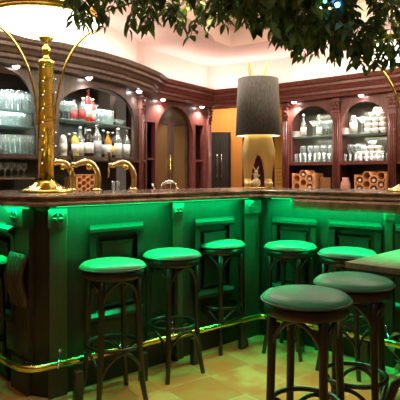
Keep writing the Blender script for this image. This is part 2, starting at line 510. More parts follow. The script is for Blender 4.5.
part('shelf', board(MB(), FR, .0, t1r, -.32, .015, 1.375, 1.41), W_MAH, rb, True)
part('side_panel', board(MB(), FR, .0, .03, -.32, -.03, .97, 2.12), W_MAH, rb, True)
for a, b in ((b1r+.02, b1r+.045), (b2r+.03, b2r+.06)):
    part('divider', board(MB(), FR, a, b, -.32, -.03, .97, 2.12), W_MAH, rb, True)
for a, b in ((b1l, b1r), (b2l, b2r)):
    part('glass_shelf', board(MB(), FR, a-.02, b+.02, -.31, -.035, 1.70, 1.71), SHELFG, rb, True)
for px in (286.5, 337, 393): pilaster(rb, FR, FR.at(px), .97, 2.12, W_MAH, .085, 2.035)

# ---- recess behind: dark double door, curtain, ochre panel ---------------
dr = part('door_1', MB().box((.30, 8.45, .97), (.40, .06, 1.97)), W_BLK); dr['kind'] = 'structure'
m = MB()
for x in (.105, .30): 
    for z0, z1 in ((.12, .85), (1.0, 1.82)):
        m.box((x+.10, 8.415, (z0+z1)/2), (.15, .012, z1-z0))
part('door_panel', m, W_BLK, dr)
for x in (.275, .345):
    part('door_handle', MB().tube([(x, 8.38, 1.22), (x, 8.37, 1.27), (x, 8.37, 1.55), (x, 8.38, 1.6)], .009, 8), CHROME, dr)
m = MB(); pts = []
for k in range(61):
    x = .62+k*.0078*1.0; pts.append((x, 7.6+.025*math.sin(k*.9)))
vs = []; 
for x, y in pts: vs += [(x, y, .02), (x, y, 2.12)]
m.add(vs, [[2*i, 2*i+2, 2*i+3, 2*i+1] for i in range(60)], True)
vs = [(x, y+.012, z) for x, y in pts for z in (.02, 2.12)]; m.add(vs, [[2*i, 2*i+2, 2*i+3, 2*i+1] for i in range(60)], True)
o = part('door_curtain', m, CURTAIN, loc=(.85, 7.6, 0)); tag(o, 'dark maroon curtain hanging in the opening behind the lamp', 'curtain')
m = MB(); m.box((1.15, 7.42, 1.02), (.16, .04, 2.0))
sc = thing('folding_screen', 'narrow ochre yellow slatted screen between lamp and right back bar', 'screen', (1.15, 7.4, 0))
part('screen_board', m, YELP, sc, True)
m = MB()
for k in range(22): m.box((1.15, 7.395, .2+k*.055), (.15, .016, .012))
part('slats', m, simple('darker ochre', (.45, .25, .03), .6), sc, True)

# ================================================================== DOWNLIGHTS
LENS = emis('downlight lens', (1, .95, .9), 28)
dl_specs = [(FL, 16, 'recessed downlight under the left cornice, left of the big brass pole'),
            (FL, 89, 'bluish downlight under the cornice above the red bottles'),
            (FL, 139, 'downlight at the right end of the curved left cornice'),
            (FD, 163, 'downlight at the left shoulder of the arched doorway'),
            (FD, 202, 'downlight at the right shoulder of the arched doorway'),
            (FR, 294, 'downlight over the left arch of the right back bar'),
            (FR, 361, 'downlight over the right arch of the right back bar'),
            (None, 238, 'downlight just left of the charcoal lampshade')]
def spot(name, loc, power, col, size=1.9, blend=.8, rad=.02, tgt=(0, 0, -1)):
    l = bpy.data.lights.new(name, 'SPOT'); l.energy = power; l.color = col; l.spot_size = size; l.spot_blend = blend; l.shadow_soft_size = rad
    o = bpy.data.objects.new(name, l); C.objects.link(o); o.location = loc
    o.rotation_euler = Vector(tgt).to_track_quat('-Z', 'Y').to_euler(); return o
dl0 = None
for pth, px, lab in dl_specs:
    if pth is None: q = Vector((.55, 6.42))
    else: q = pth.pos(pth.at(px, .06), .06)
    loc = (q.x, q.y, 2.119)
    if dl0 is None:
        dl0 = thing('downlight', lab, 'light', loc, group='downlights under the cornice')
        part('trim_ring', MB().lathe([(.030, 0), (.042, 0), (.044, -.006), (.040, -.010), (.030, -.008)], n=16, cap=False), CHROME, dl0)
        part('lens', MB().lathe([(.0, -.026), (.012, -.024), (.024, -.014), (.030, -.003)], n=14, cap=False), LENS, dl0)
    else: dup(dl0, loc, label=lab)
    left = pth is FL
    spot('spot', (q.x, q.y, 2.075), 7 if left else 20, (.9, .95, 1) if left else (1, .86, .82), 2.6)

# ================================================================== GLASSWARE
def prof_obj(name, prof, mat, n=12, cap=False):
    return part(name, MB().lathe(prof, n=n, cap=cap), mat)
def tmpl(name, label, cat, builder):
    o = builder(); return o
tumbler_p = [(.0, .004), (.026, .004), (.030, .10), (.028, .10), (.024, .010), (0, .010)]
tall_p = [(.0, .004), (.022, .004), (.027, .14), (.025, .14), (.020, .010), (0, .010)]
wine_p = [(0, .002), (.032, .003), (.030, .006), (.005, .012), (.0045, .085), (.020, .10), (.034, .13), (.036, .155), (.029, .195), (.027, .195), (.034, .155), (.018, .105), (0, .095)]
martini_p = [(0, .002), (.034, .003), (.030, .006), (.005, .012), (.0045, .10), (.052, .165), (.050, .166), (.004, .105), (0, .104)]
flute_p = [(0, .002), (.028, .003), (.005, .010), (.0045, .075), (.018, .10), (.024, .15), (.021, .20), (.019, .20), (.016, .105), (0, .09)]
coupe_p = [(0, .002), (.03, .004), (.006, .012), (.006, .04), (.05, .07), (.052, .085), (.049, .085), (.006, .045), (0, .045)]
protos = {}
def glass(kind, prof, loc, label, cat, group, flip=False, s=1.0):
    key = (kind, flip)
    if key not in protos:
        pr = prof
        if flip:
            h = max(z for r, z in prof); pr = [(r, h-z) for r, z in prof]
        o = part(kind, MB().lathe(pr, n=12, cap=False), GLASS); protos[key] = o
    else:
        o = protos[key].copy(); C.objects.link(o)
    o.location = loc; o.scale = (s, s, s); tag(o, label, cat, group)
    return o
def row(path, pxa, pxb, n, out, z, kind, prof, label, cat, group, flip=False, s=1.0, jit=.004):
    ta, tb = path.at(pxa), path.at(pxb)
    for k in range(n):
        t = ta+(tb-ta)*(k/(n-1) if n > 1 else .5); q = path.pos(t+rnd.uniform(-jit, jit), out+rnd.uniform(-jit, jit))
        glass(kind, prof, (q.x, q.y, z+.001), label, cat, group, flip, s*rnd.uniform(.97, 1.03))
# left arch 1
row(FL, -28, 36, 11, -.09, 1.786, 'tumbler', tall_p, 'clear tall tumbler in the row on the top glass shelf left of the pole', 'glass', 'tall tumblers on the top left glass shelf')
row(FL, -25, 38, 7, -.18, 1.786, 'martini_glass', martini_p, 'martini glass behind the tumblers on the top glass shelf left of the pole', 'glass', 'martini glasses on the top left shelf')
row(FL, 8, 36, 8, -.12, 1.656, 'tumbler', tumbler_p, 'short tumbler on the second glass shelf right beside the white tray', 'glass', 'short tumblers on the second left shelf', s=.85)
row(FL, -28, 38, 15, -.08, 1.426, 'beer_glass', [(0, .004), (.024, .004), (.031, .155), (.029, .155), (.022, .012), (0, .012)], 'straight beer glass in the long row on the wooden shelf left of the pole', 'glass', 'beer glasses on the left wooden shelf')
if 0: row(FL, -26, 38, 15, -.17, 1.426, 'beer_glass', [(0, .004), (.024, .004), (.031, .155), (.029, .155), (.022, .012), (0, .012)], 'straight beer glass in the back row on the wooden shelf left of the pole', 'glass', 'back row of beer glasses on the left wooden shelf')
row(FL, -24, 30, 9, -.10, 1.241, 'brandy_glass', [(0, .002), (.028, .003), (.005, .010), (.0045, .045), (.026, .07), (.030, .09), (.022, .125), (.020, .125), (.028, .09), (0, .06)], 'stemmed brandy glass in the row on the lowest shelf left of the pole', 'glass', 'brandy glasses on the lowest left shelf')
m = MB(); ta, tb = FL.at(-30), FL.at(5); board(m, FL, ta, tb, -.24, -.07, 1.656, 1.70, .08)
o = part('serving_tray', m, PORC, loc=P3(FL.pos((ta+tb)/2, -.1), 1.656)); tag(o, 'long white tray on the glass shelf at the far left', 'tray')
# left arch 2 glass shelf
row(FL, 60, 80, 7, -.11, 1.746, 'wine_glass', wine_p, 'clear wine glass on the glass shelf left of the red bottles', 'glass', 'wine glasses left of the red bottles', s=.82)
row(FL, 61, 84, 4, -.2, 1.746, 'wine_glass', wine_p, 'clear wine glass in the rear row left of the red bottles', 'glass', 'rear wine glasses left of the red bottles', s=.9)
row(FL, 96, 101, 2, -.1, 1.746, 'martini_glass', martini_p, 'tall martini glass directly right of the red bottles', 'glass', 'martini glasses beside the red bottles', s=.95)
row(FL, 104, 119, 7, -.09, 1.746, 'tumbler', tumbler_p, 'short clear tumbler on the curved glass shelf right of the martini glasses', 'glass', 'short tumblers right of the martini glasses', s=.95)
row(FL, 105, 120, 6, -.19, 1.746, 'flute', flute_p, 'champagne flute behind the short tumblers on the curved glass shelf', 'glass', 'flutes behind the short tumblers', s=.6)
row(FL, 121, 131, 4, -.10, 1.746, 'dessert_glass', coupe_p, 'low dessert glass at the right end of the curved glass shelf', 'glass', 'dessert glasses at the shelf end', s=.75)

def bottle(path, px, out, z, label, mat=DARKB, lab=LABEL, h=.29, r=.037, neck=.45, capm=CORK, kind='bottle'):
    q = path.pos(path.at(px, out), out); loc = (q.x, q.y, z+.001)
    b = thing(kind, label, 'bottle', loc)
    sh = h*(1-neck)
    pr = [(0, 0), (r*.95, 0), (r, .008), (r, sh), (r*.85, sh+.025), (r*.4, sh+.055), (r*.34, h*.93), (r*.40, h*.935), (r*.40, h*.95)]
    part('glass_body', MB().lathe(pr, n=14), mat, b)
    part('cap', MB().lathe([(r*.42, h*.93), (r*.42, h), (0, h+.001)], n=10), capm, b)
    if lab: part('bottle_label', MB().lathe([(r+.001, sh*.22), (r+.0015, sh*.22), (r+.0015, sh*.85), (r+.001, sh*.85)], n=14, cap=False), lab, b)
    return b
YL = simple('yellow label', (.8, .65, .2), .6); GL = simple('grey label', (.4, .42, .45), .5)
REDL = simple('red label', (.6, .05, .05), .5); BLC = BLKPL; GOLDC = simple('gold foil', (.8, .6, .2), .3, .8)
z = 1.426
bots = [(63, -.10, 'white-labelled bottle, first right of the big pole on the wooden shelf', LABEL and PORC, LABEL, .17, .034, .25),
 (69, -.12, 'small dark bottle second right of the pole on the wooden shelf', DARKB, None, .20, .030, .4),
 (74.5, -.10, 'squat yellow liqueur bottle on the wooden shelf', YELB, LABEL, .21, .040, .4),
 (80, -.13, 'clear bottle with white label right of the yellow liqueur', CLEARB, LABEL, .27, .036, .45),
 (85, -.17, 'tall black bottle behind the white labels under the red bottles', DARKB, GL, .33, .038, .4),
 (89, -.09, 'dark bottle with a big white label near the middle of the wooden shelf', DARKB, LABEL, .25, .042, .4),
 (97, -.10, 'tall clear spirit bottle with silver cap at middle of wooden shelf', CLEARB, GL, .31, .040, .42),
 (103, -.14, 'slim dark bottle right of the tall clear spirit bottle', DARKB, GL, .27, .032, .45),
 (108, -.09, 'brown bottle with pale label left of the paired clear bottles', AMBER, LABEL, .25, .036, .42),
 (112.5, -.13, 'black bottle with yellow label beside the paired clear bottles', DARKB, YL, .26, .034, .45),
 (117.5, -.09, 'left one of the two clear bottles with wide white labels', CLEARB, LABEL, .30, .042, .42),
 (126.5, -.09, 'right one of the two clear bottles with wide white labels, at shelf end', CLEARB, LABEL, .30, .042, .42)]
for px, out, lab, mt, lb_, h, r, nk in bots: bottle(FL, px, out, z, lab, mt, lb_, h, r, nk)
for px, out, lab, mt, lb_, h in [(83, -.13, 'clear bottle with red label left of the bright red bottle on the glass shelf', CLEARB, REDL, .22),
        (88, -.10, 'bright red bottle at the centre of the glass shelf', REDB, LABEL, .30),
        (92.5, -.12, 'shorter red bottle right of the bright red one on the glass shelf', REDB, LABEL, .22),
        (74, -.20, 'small clear bottle with red label among the wine glasses on the glass shelf', CLEARB, REDL, .20)]:
    bottle(FL, px, out, 1.746, lab, mt, lb_, h, .034, .4)
# right bays, upper glass shelf
def stack(path, px, out, z, n, r, label, kind='plate_stack', dz=.012):
    q = path.pos(path.at(px, out), out)
    for k in range(n):
        key = ('plate', r)
        if key not in protos:
            o = part('plate', MB().lathe([(0, 0), (r*.55, 0), (r*.62, .004), (r, .012), (r, .015), (r*.6, .008), (0, .006)], n=16, cap=False), PORC); protos[key] = o
        else: o = protos[key].copy(); C.objects.link(o)
        o.location = (q.x, q.y, z+.001+k*dz); tag(o, label, 'plate', label.split(' in ')[-1])
stack(FR, 296.5, -.15, 1.711, 6, .065, 'small white plate in the low pile on the left bay glass shelf')
stack(FR, 346, -.15, 1.711, 6, .065, 'small white plate in the low pile at left of the right bay glass shelf')
bottle(FR, 303.5, -.12, 1.711, 'pale green bottle with white label on the left bay glass shelf', CLEARB, LABEL, .27, .034, .5)
bottle(FR, 319, -.17, 1.711, 'slim clear bottle at the middle of the left bay glass shelf', CLEARB, LABEL, .26, .034, .5)
bottle(FR, 353.5, -.12, 1.711, 'bottle with a large white label beside the stacked cups', CLEARB, LABEL, .21, .042, .25)
row(FR, 309, 312, 2, -.12, 1.711, 'martini_glass', martini_p, 'martini glass between the bottles in the left bay', 'glass', 'martini glasses in the left bay', s=1.1)
row(FR, 322, 331, 5, -.10, 1.711, 'wine_glass', wine_p, 'wine glass on the glass shelf at the right of the left bay', 'glass', 'wine glasses in the left bay', s=.85)
row(FR, 314, 331, 6, -.20, 1.711, 'flute', flute_p, 'champagne flute in the rear row of the left bay', 'glass', 'flutes in the left bay', s=.95)
row(FR, 358, 361, 2, -.10, 1.711, 'martini_glass', martini_p, 'martini glass between white-labelled bottle and stacked cups', 'glass', 'martini glasses in the right bay', s=1.1)
def cup(loc, label, group):
    key = 'cup'
    if key not in protos:
        o = thing('cup', label, 'cup', loc, group=group)
        part('bowl', MB().lathe([(0, 0), (.020, 0), (.036, .03), (.040, .055), (.037, .055), (.033, .03), (0, .006)], n=14, cap=False), PORC, o)
        part('handle', MB().tube([(.037, 0, .045), (.055, 0, .042), (.056, 0, .022), (.033, 0, .018)], .004, 6), PORC, o)
        protos[key] = o; o.rotation_euler.z = rnd.uniform(0, 6); return o
    return dup(protos[key], loc, rnd.uniform(0, 6), label, group)
def pile(pxs, z, rows, label, group, outs=(-.1, -.19)):
    for k, n in enumerate(rows):
        for j in range(n):
            px = pxs[0]+(pxs[1]-pxs[0])*((j+.5+(.0 if k % 2 == 0 else .0))/max(rows))+(pxs[1]-pxs[0])*(max(rows)-n)/max(rows)*.62
            for out in outs:
                q = FR.pos(FR.at(px, out), out); cup((q.x, q.y, z+.001+k*.056), label, group)
pile((364, 387), 1.711, (3, 3, 3, 2, 1), 'white porcelain cup in the tall pile on the glass shelf under the right arch', 'cups piled on the right bay glass shelf')
pile((357, 384), 1.41, (4, 4, 3, 1), 'white porcelain cup in the wide pile below the glass shelf of the right bay', 'cups piled on the right bay wooden shelf', (-.16,))
row(FR, 293, 331, 9, -.07, 1.411, 'tumbler', tall_p, 'tall tumbler in the front row at the bottom of the left bay', 'glass', 'tall tumblers at the bottom of the left bay', s=.72)
row(FR, 296, 331, 6, -.18, 1.411, 'wine_glass', wine_p, 'wine glass in the second row at the bottom of the left bay', 'glass', 'wine glasses at the bottom of the left bay')
row(FR, 343, 385, 9, -.07, 1.411, 'tumbler', tall_p, 'tall tumbler in the front row at the bottom of the right bay', 'glass', 'tall tumblers at the bottom of the right bay', s=.6)
row(FR, 343, 357, 4, -.18, 1.411, 'wine_glass', wine_p, 'wine glass left of the cups at the bottom of the right bay', 'glass', 'wine glasses at the bottom of the right bay')

# cabinet lamps (small strips under the shelves of each lit bay)
def area(name, loc, sx, sy, power, col, rz=0, rx=0, dirv=None):
    l = bpy.data.lights.new(name, 'AREA'); l.shape = 'RECTANGLE'; l.size = sx; l.size_y = sy; l.energy = power; l.color = col
    o = bpy.data.objects.new(name, l); C.objects.link(o); o.location = loc
    if dirv:
        d = Vector(dirv).normalized(); o.rotation_euler = d.to_track_quat('-Z', 'Y').to_euler()
    else: o.rotation_euler = (rx, 0, rz)
    return o
for a, b, pth, zz, pw in ((b1l, b1r, FR, 1.99, 4.0), (b2l, b2r, FR, 1.99, 4.0), (b1l, b1r, FR, 1.69, 2.4), (b2l, b2r, FR, 1.69, 2.4),
                      (a1l, a1r, FL, 1.765, 2.0), (a1l, a1r, FL, 1.98, 2.0), (a2l, a2r, FL, 1.725, 3.2), (a2l, a2r, FL, 1.98, 4.2)):
    c = (a+b)/2; q = pth.pos(c, -.10)
    area('cabinet_light', (q.x, q.y, zz), (b-a)*.8, .02, pw*.65, (.96, .97, .88) if pth is FR else (.85, 1, .97), rz=pth.ang(c))

# ================================================================== WINE RACKS
def wine_rack(path, px, out, z, cols, rows, cell, label, filled, depth=.22):
    q = path.pos(path.at(px, out), out); a = path.ang(path.at(px))
    r = thing('wine_rack', label, 'wine rack', (q.x, q.y, z), a)
    hw = cell; m = MB(); hs = cell*.5
    cells = []
    for j in range(rows):
        n = cols-(j % 2 == 1)
        for i in range(cols if j < rows else 0):
            x = (i-(cols-1)/2)*cell; zz = cell*.62+j*cell*1.02+(cell*.5 if i % 2 else 0)
            cells.append((x, zz, i, j))
    for x, zz, i, j in cells:
        R = cell*.575; ri = cell*.425; vs = []
        for k in range(12):
            an = 2*PI*k/12
            for rr, y in ((R if k % 2 == 0 else R*.866, 0), (ri, 0), (ri, depth), (R if k % 2 == 0 else R*.866, depth)):
                vs.append((x*.865+rr*math.cos(an), y, zz+rr*math.sin(an)))
        fs = []
        for k in range(12):
            l = (k+1) % 12
            for e in range(4): fs.append([k*4+e, l*4+e, l*4+(e+1) % 4, k*4+(e+1) % 4])
        m.add(vs, fs)
    hgt = max(c[1] for c in cells)+cell*.5
    part('honeycomb', m, CLAY, r)
    wx = (cols*.865*cell)/2+cell*.15
    part('side_board', MB().box((wx, depth/2, hgt*.45), (.014, depth, hgt*.9)), CLAY, r)
    part('side_board', MB().box((-wx, depth/2, hgt*.45), (.014, depth, hgt*.9)), CLAY, r)
    part('rack_back', MB().box((0, depth-.004, hgt*.45), (wx*2, .01, hgt*.88)), W_BLK, r)
    R2 = Matrix.Rotation(a, 3, 'Z')
    for x, zz, i, j in cells:
        if (i, j) in filled:
            loc = Vector((q.x, q.y, z))+R2 @ Vector((x*.865, .012, zz-cell*.03))
            b = thing('wine_bottle', filled[(i, j)], 'bottle', loc, a, group='wine bottles lying in racks')
            part('glass_body', MB().lathe([(.013, 0), (.014, .05), (.034, .10), (.034, .20)], n=12, R=Matrix.Rotation(-PI/2, 3, 'X')), DARKB, b)
            part('cap', MB().lathe([(.016, -.012), (.016, .02)], n=10, R=Matrix.Rotation(-PI/2, 3, 'X')), PORC, b)
    return r
wine_rack(FR, 303, .09, .971, 3, 3, .094, 'terracotta honeycomb wine rack in the recess below the left bay',
          {(1, 2): 'wine bottle at the top middle of the left terracotta rack', (2, 2): 'wine bottle at the top right of the left terracotta rack', (2, 1): 'wine bottle in the right column, second row of the left terracotta rack'})
wine_rack(FR, 370, .09, .971, 4, 3, .089, 'wide terracotta honeycomb wine rack in the recess below the right bay',
          {(0, 1): 'wine bottle at the left edge of the wide terracotta rack, second row', (2, 1): 'wine bottle in third column of the wide terracotta rack, second row', (2, 2): 'wine bottle at the top of the third column of the wide terracotta rack', (3, 1): 'wine bottle at the right edge of the wide terracotta rack', (0, 2): 'wine bottle at the top left of the wide terracotta rack'})
wine_rack(FL, 86, .02, .971, 4, 5, .052, 'small terracotta honeycomb rack behind the middle beer tap', {}, .18)
# box beside rack 1, vase
q = FR.pos(FR.at(325, .0), .0)
o = part('wooden_crate', MB().box((0, .1, .13), (.13, .2, .26)), wood('crate wood', (.25, .12, .04), (.36, .18, .07), .6, coat=0)); o.location = (q.x, q.y, .972); o.rotation_euler.z = FR.ang(.5)
tag(o, 'plain brown wooden box right of the left terracotta rack', 'box')
q = FR.pos(FR.at(345.5, .02), .02)
VASE = plaster('speckled pink vase', (.45, .14, .10), (.75, .50, .42), .4)
VASE.node_tree.nodes['Noise Texture'].inputs['Scale'].default_value = 30
o = part('vase', MB().lathe([(0, 0), (.03, 0), (.045, .05), (.055, .14), (.05, .20), (.032, .235), (.038, .26), (.033, .26), (.028, .235), (0, .22)], n=18), VASE); o.location = (q.x, q.y, .972)
tag(o, 'speckled pink vase left of the wide terracotta wine rack', 'vase')

# ================================================================== THE BAR
WALL = Path([(-1.55, 3.615), (-.955, 2.99), (-.858, 2.957), (.46, 4.15), (2.5, 2.375)])
s0, sC1, sC2, sI, s1 = WALL.s
bar = thing('bar_counter', 'long angled wooden bar counter with green-lit panelled front and brass foot rail', 'bar counter', (-.9, 3.0, 0))
part('front_wall', board(MB(), WALL, s0, s1, -.05, 0, 0, 1.088), W_BAR, bar, True)
INN = Path([(-1.55, 3.615), (-.905, 2.938), (.46, 4.15), (2.5, 2.375)])
def cpoly(o):
    outer = [WALL.pos(t, o) for t in WALL.s]; inn = [INN.pos(t, -.42) for t in INN.s]
    return [(q.x, q.y) for q in outer]+[(q.x, q.y) for q in inn[::-1]]
m = MB(); poly = cpoly(.15)
nn = len(poly)
m.add([(x, y, 1.15) for x, y in poly], [list(range(nn))]); m.add([(x, y, 1.09) for x, y in poly], [list(range(nn))])
edge = [(.15, 1.15), (.180, 1.149), (.188, 1.143), (.188, 1.134), (.178, 1.128), (.176, 1.120), (.190, 1.114), (.197, 1.106), (.197, 1.097), (.188, 1.090), (.15, 1.090)]
sweep(m, WALL, s0, s1, edge, closed=False)
for t, P in ((0, 0),): pass
no = len(WALL.s)
for i0, i1 in ((0, nn-1), (no-1, no)):
    (xa, ya), (xb, yb) = poly[i0], poly[i1]
    m.add([(xa, ya, 1.09), (xb, yb, 1.09), (xb, yb, 1.15), (xa, ya, 1.15)], [[0, 1, 2, 3]])
sweep(m, INN, 0, INN.len, [(-.42, 1.09), (-.425, 1.12), (-.42, 1.15)], closed=False)
part('countertop', m, W_TOP, bar, True)
# lower fascia under the right wing
tF = WALL.at(294, .22); tF = max(tF, sI+.05)
m = MB(); sweep(m, WALL, tF, s1, [(.02, 1.0895), (.228, 1.0895), (.238, 1.076), (.238, 1.040), (.225, 1.022), (.13, 1.022), (.13, 1.05), (.02, 1.05)])
part('fascia_board', m, W_TOP, bar, True)
# kick plate and cap mould
part('kick_plate', board(MB(), WALL, s0, s1, 0, .02, 0, .13), RUB, bar, True)
m = MB(); sweep(m, WALL, s0, s1, [(0, .13), (.03, .13), (.03, .15), (.015, .17), (0, .17)]); part('plinth_mould', m, W_BAR, bar, True)
# wainscot frames
def panel(pa, pb, zt, zb):
    ta, tb = sorted((WALL.at(pa), WALL.at(pb)))
    m = MB(); w = .035
    sweep(m, WALL, ta, tb, [(0, zt+.008), (.035, zt+.003), (.072, zt-.012), (.074, zt-.03), (.045, zt-.052), (0, zt-.055)])
    sweep(m, WALL, ta, tb, [(0, zb+.075), (.02, zb+.07), (.06, zb+.04), (.062, zb+.02), (.03, zb), (0, zb)])
    board(m, WALL, ta, ta+.045, 0, .035, zb+.05, zt-.05); board(m, WALL, tb-.045, tb, 0, .035, zb+.05, zt-.05)
    p = part('raised_frame', m, W_BAR, bar, True)
    c = (tb-ta)*.22; zc = .10
    m = MB(); prof = [(0, 0)]
    board(m, WALL, ta+c, tb-c, 0, .022, zb+zc, zt-zc)
    a, b = ta+c, tb-c
    sweep(m, WALL, a-.012, b+.012, [(0, zt-zc+.018), (.04, zt-zc+.006), (.04, zt-zc-.004), (0, zt-zc-.01)]); board(m, WALL, a-.012, b+.012, 0, .034, zb+zc-.012, zb+zc)
    part('field_panel', m, W_BAR, p, True)
panel(-16, 19, .95, .37)
panel(90, 143, .95, .37)
panel(195, 233, .94, .37)
panel(271, 315, .93, .37)
panel(328, 380, .93, .37)
panel(394, 450, .93, .37)
# pilasters with rosette blocks
def bar_pilaster(ta, tb, zt=1.085, scroll=False, out=.03):
    p = part('pilaster', board(MB(), WALL, ta, tb, 0, out, .0, zt), W_PIL, bar, True)
    c = (ta+tb)/2; w = tb-ta
    part('plinth_block', board(MB(), WALL, ta-.006, tb+.006, 0, out+.015, 0, .19), W_PIL, p, True)
    part('rosette_block', board(MB(), WALL, ta-.005, tb+.005, 0, .078, .965, 1.066), W_PIL, p, True)
    R = Matrix.Rotation(WALL.ang(c), 3, 'Z'); o = P3(WALL.pos(c, .079), 1.016); m = MB(); k0 = min(.045, w*.36)
    ny = Vector((*WALL.nrm(c), 0))
    m.lathe([(k0, 0), (k0, .003), (k0*.88, .005), (k0*.80, .001)], o, 16, R=R @ Matrix.Rotation(PI/2, 3, 'X'), cap=False)
    for k in range(4):
        d = R @ Vector((math.cos(k*PI/2), 0, math.sin(k*PI/2)))
        side = R @ Vector((-math.sin(k*PI/2), 0, math.cos(k*PI/2)))
        m.add([o, o+d*k0*.5+side*k0*.22+ny*.003, o+d*k0*.95+ny*.003, o+d*k0*.5-side*k0*.22+ny*.003, o+d*k0*.5+ny*.009, o+ny*.007],
              [[5, 1, 4], [1, 2, 4], [2, 3, 4], [3, 5, 4], [0, 1, 5], [0, 5, 3]])
    part('rosette', m, W_PIL, p, True)
    if scroll:
        m = MB()
        for k in range(5):
            t = ta+w*(k+.5)/5; pts = []
            for j in range(13):
                u = j/12; zz = .80-.30*u
                oo = out+.012+.045*math.sin(PI*min(1, u*1.15))**1.0*(1-.25*u)
                pts.append(P3(WALL.pos(t, oo), zz))
            m.tube(pts, w*.11, 6)
        part('scroll_corbel', m, W_PIL, p, True)
bar_pilaster(WALL.at(18), sC1-.006, scroll=True)
bar_pilaster(sC2+.006, WALL.at(67))
bar_pilaster(WALL.at(172.5), WALL.at(182.5), out=.025)
bar_pilaster(WALL.at(244), WALL.at(259), out=.025)
bar_pilaster(WALL.at(384), WALL.at(392), out=.025)
# LED strip
LED = emis('green led', (0, 1, .22), 2)
m = MB()
for a, b, zz in ((s0, sC1-.05, 1.08), (sC2+.05, sI-.12, 1.08), (sI+.12, tF, 1.08), (tF+.02, s1, 1.04)):
    board(m, WALL, a, b, .055, .067, zz, zz+.01)
part('led_strip', m, LED, bar, True)
for a, b, zz in ((s0+.02, sC1-.02, 1.076), (sC2+.02, sI-.08, 1.076), (sI+.08, tF, 1.076), (tF+.01, s1-.8, 1.036)):
    c = (a+b)/2; q = WALL.pos(c, .088)
    area('green_led_light', (q.x, q.y, zz), (b-a), .025, 15.5*(b-a), (0, 1, .25), rz=WALL.ang(c))
# foot rail
m = MB(); ro = .17; zr = .20
pts = []
def corner(i, r, nseg=6):
    p = WALL.p[i]+WALL.vn(i)*ro; return p
a = WALL.pos(s0, ro); pts = [P3(a, zr)]
def fil(A, B, Cc, r):
    A, B, Cc = map(Vector, (A, B, Cc)); u = (A-B).normalized()*r; v = (Cc-B).normalized()*r
    return [(B+u)*(1-t)**2+B*2*t*(1-t)+(B+v)*t*t for t in (0, .2, .4, .6, .8, 1)]
pC = (WALL.p[1]+WALL.vn(1)*ro+WALL.p[2]+WALL.vn(2)*ro)/2; pI = WALL.p[3]+WALL.vn(3)*ro; pE = WALL.pos(s1, ro)
pts += [P3(v, zr) for v in fil((a.x, a.y), (pC.x, pC.y), (pI.x, pI.y), .12)]
pts += [P3(v, zr) for v in fil((pC.x, pC.y), (pI.x, pI.y), (pE.x, pE.y), .06)]
pts.append(P3(pE, zr))
m.tube(pts, .021, 12)
rail = part('foot_rail', m, BRASS, bar, True)
for px in (-15, 78, 143, 194.5, 242, 300, 365):
    t = WALL.at(px, ro); q = WALL.pos(t, ro+.005); m = MB()
    m.box(P3(q, .087), (.05, .04, .174), rz=WALL.ang(t)); part('rail_post', m, W_BLK, rail, True)
for px in (60, 120, 172, 222, 280, 335, 385, 8):
    t = WALL.at(px, 0); m = MB(); m.tube([P3(WALL.pos(t, .02), .26), P3(WALL.pos(t, ro-.02), .21)], .006, 6)
    m.ball(P3(WALL.pos(t, .032), .257), .014, 8); part('rail_bracket', m, CHROME, rail, True)

# ================================================================== BAR STOOLS
LEAN = .018
def make_stool(label, loc, rz):
    s = thing('bar_stool', label, 'bar stool', loc, math.radians(rz), group='round bentwood bar stools')
    pr = [(0, .735), (.165, .735), (.179, .740), (.184, .747), (.181, .757), (.166, .769), (.13, .778), (.07, .783), (0, .784)]
    cu = part('seat_cushion', MB().lathe(pr, n=40, cap=False), VINYL, s)
    part('piping', MB().tube([(.184*math.cos(2*PI*k/40), .184*math.sin(2*PI*k/40), .745) for k in range(40)], .0055, 6, closed=True), PIPING, cu)
    part('seat_ring', MB().lathe([(.150, .690), (.168, .690), (.174, .697), (.174, .728), (.168, .735), (.150, .735), (.150, .690)], n=40, cap=False), W_STL, s)
    for k in range(4):
        a = k*PI/2
        def P(r, z, aa=a): return (r*math.cos(aa), r*math.sin(aa), z)
        part('leg', MB().tube([P(.148, .73), P(.150, .60), P(.156, .40), P(.164, .22), P(.178, .10), P(.199, .0)], [.0175, .0175, .017, .0165, .0155, .014], 10), W_STL, s)
        b = a+PI/2
        def arc(z0, zt, r0):
            pts = []
            for j in range(17):
                u = j/16; aa = a+(b-a)*u; chord = r0/ (math.cos((b-a)/2-(b-a)*u)) * math.cos((b-a)/2) if False else r0*(1-.12*math.sin(PI*u))
                h = math.sin(PI*u)**.55
                pts.append((chord*math.cos(aa), chord*math.sin(aa), z0+(zt-z0)*h))
            return pts
        part('upper_hoop', MB().tube(arc(.55, .683, .150), .0105, 8), W_STL, s)
        part('lower_hoop', MB().tube(arc(.15, .292, .168), .0095, 8), W_STL, s)
    part('foot_ring', MB().tube([(.148*math.cos(2*PI*k/36), .148*math.sin(2*PI*k/36), .312) for k in range(36)], .0115, 8, closed=True), W_STL, s)
    return s
st = make_stool('bar stool nearest the brass pole corner, third from right along the left wing', (-.49, 2.93, 0), -104)
SL = [((-.178, 3.33), -95, 'bar stool second from the brass pole corner, middle of the left wing'),
      ((.148, 3.83), -91, 'bar stool at inner end of left wing, under the rabbit lamp side'),
      ((.645, 3.71), -80, 'bar stool tucked against the right wing just right of the inner corner'),
      ((.955, 3.375), -85, 'bar stool against the right wing, partly hidden by the table tip'),
      ((.44, 2.16), -76, 'nearest bar stool in the foreground with greyish black seat'),
      ((.73, 2.47), -72, 'foreground bar stool standing right behind the nearest one, before the table'),
      ((-1.32, 3.06), -50, 'bar stool at the left edge of the photo, only its seat rim in view')]
st['label'] = 'bar stool closest to the brass pole corner, first right of the fluted pilaster'
for (x, y), rz, lab in SL: dup(st, (x, y, 0), math.radians(rz), lab)

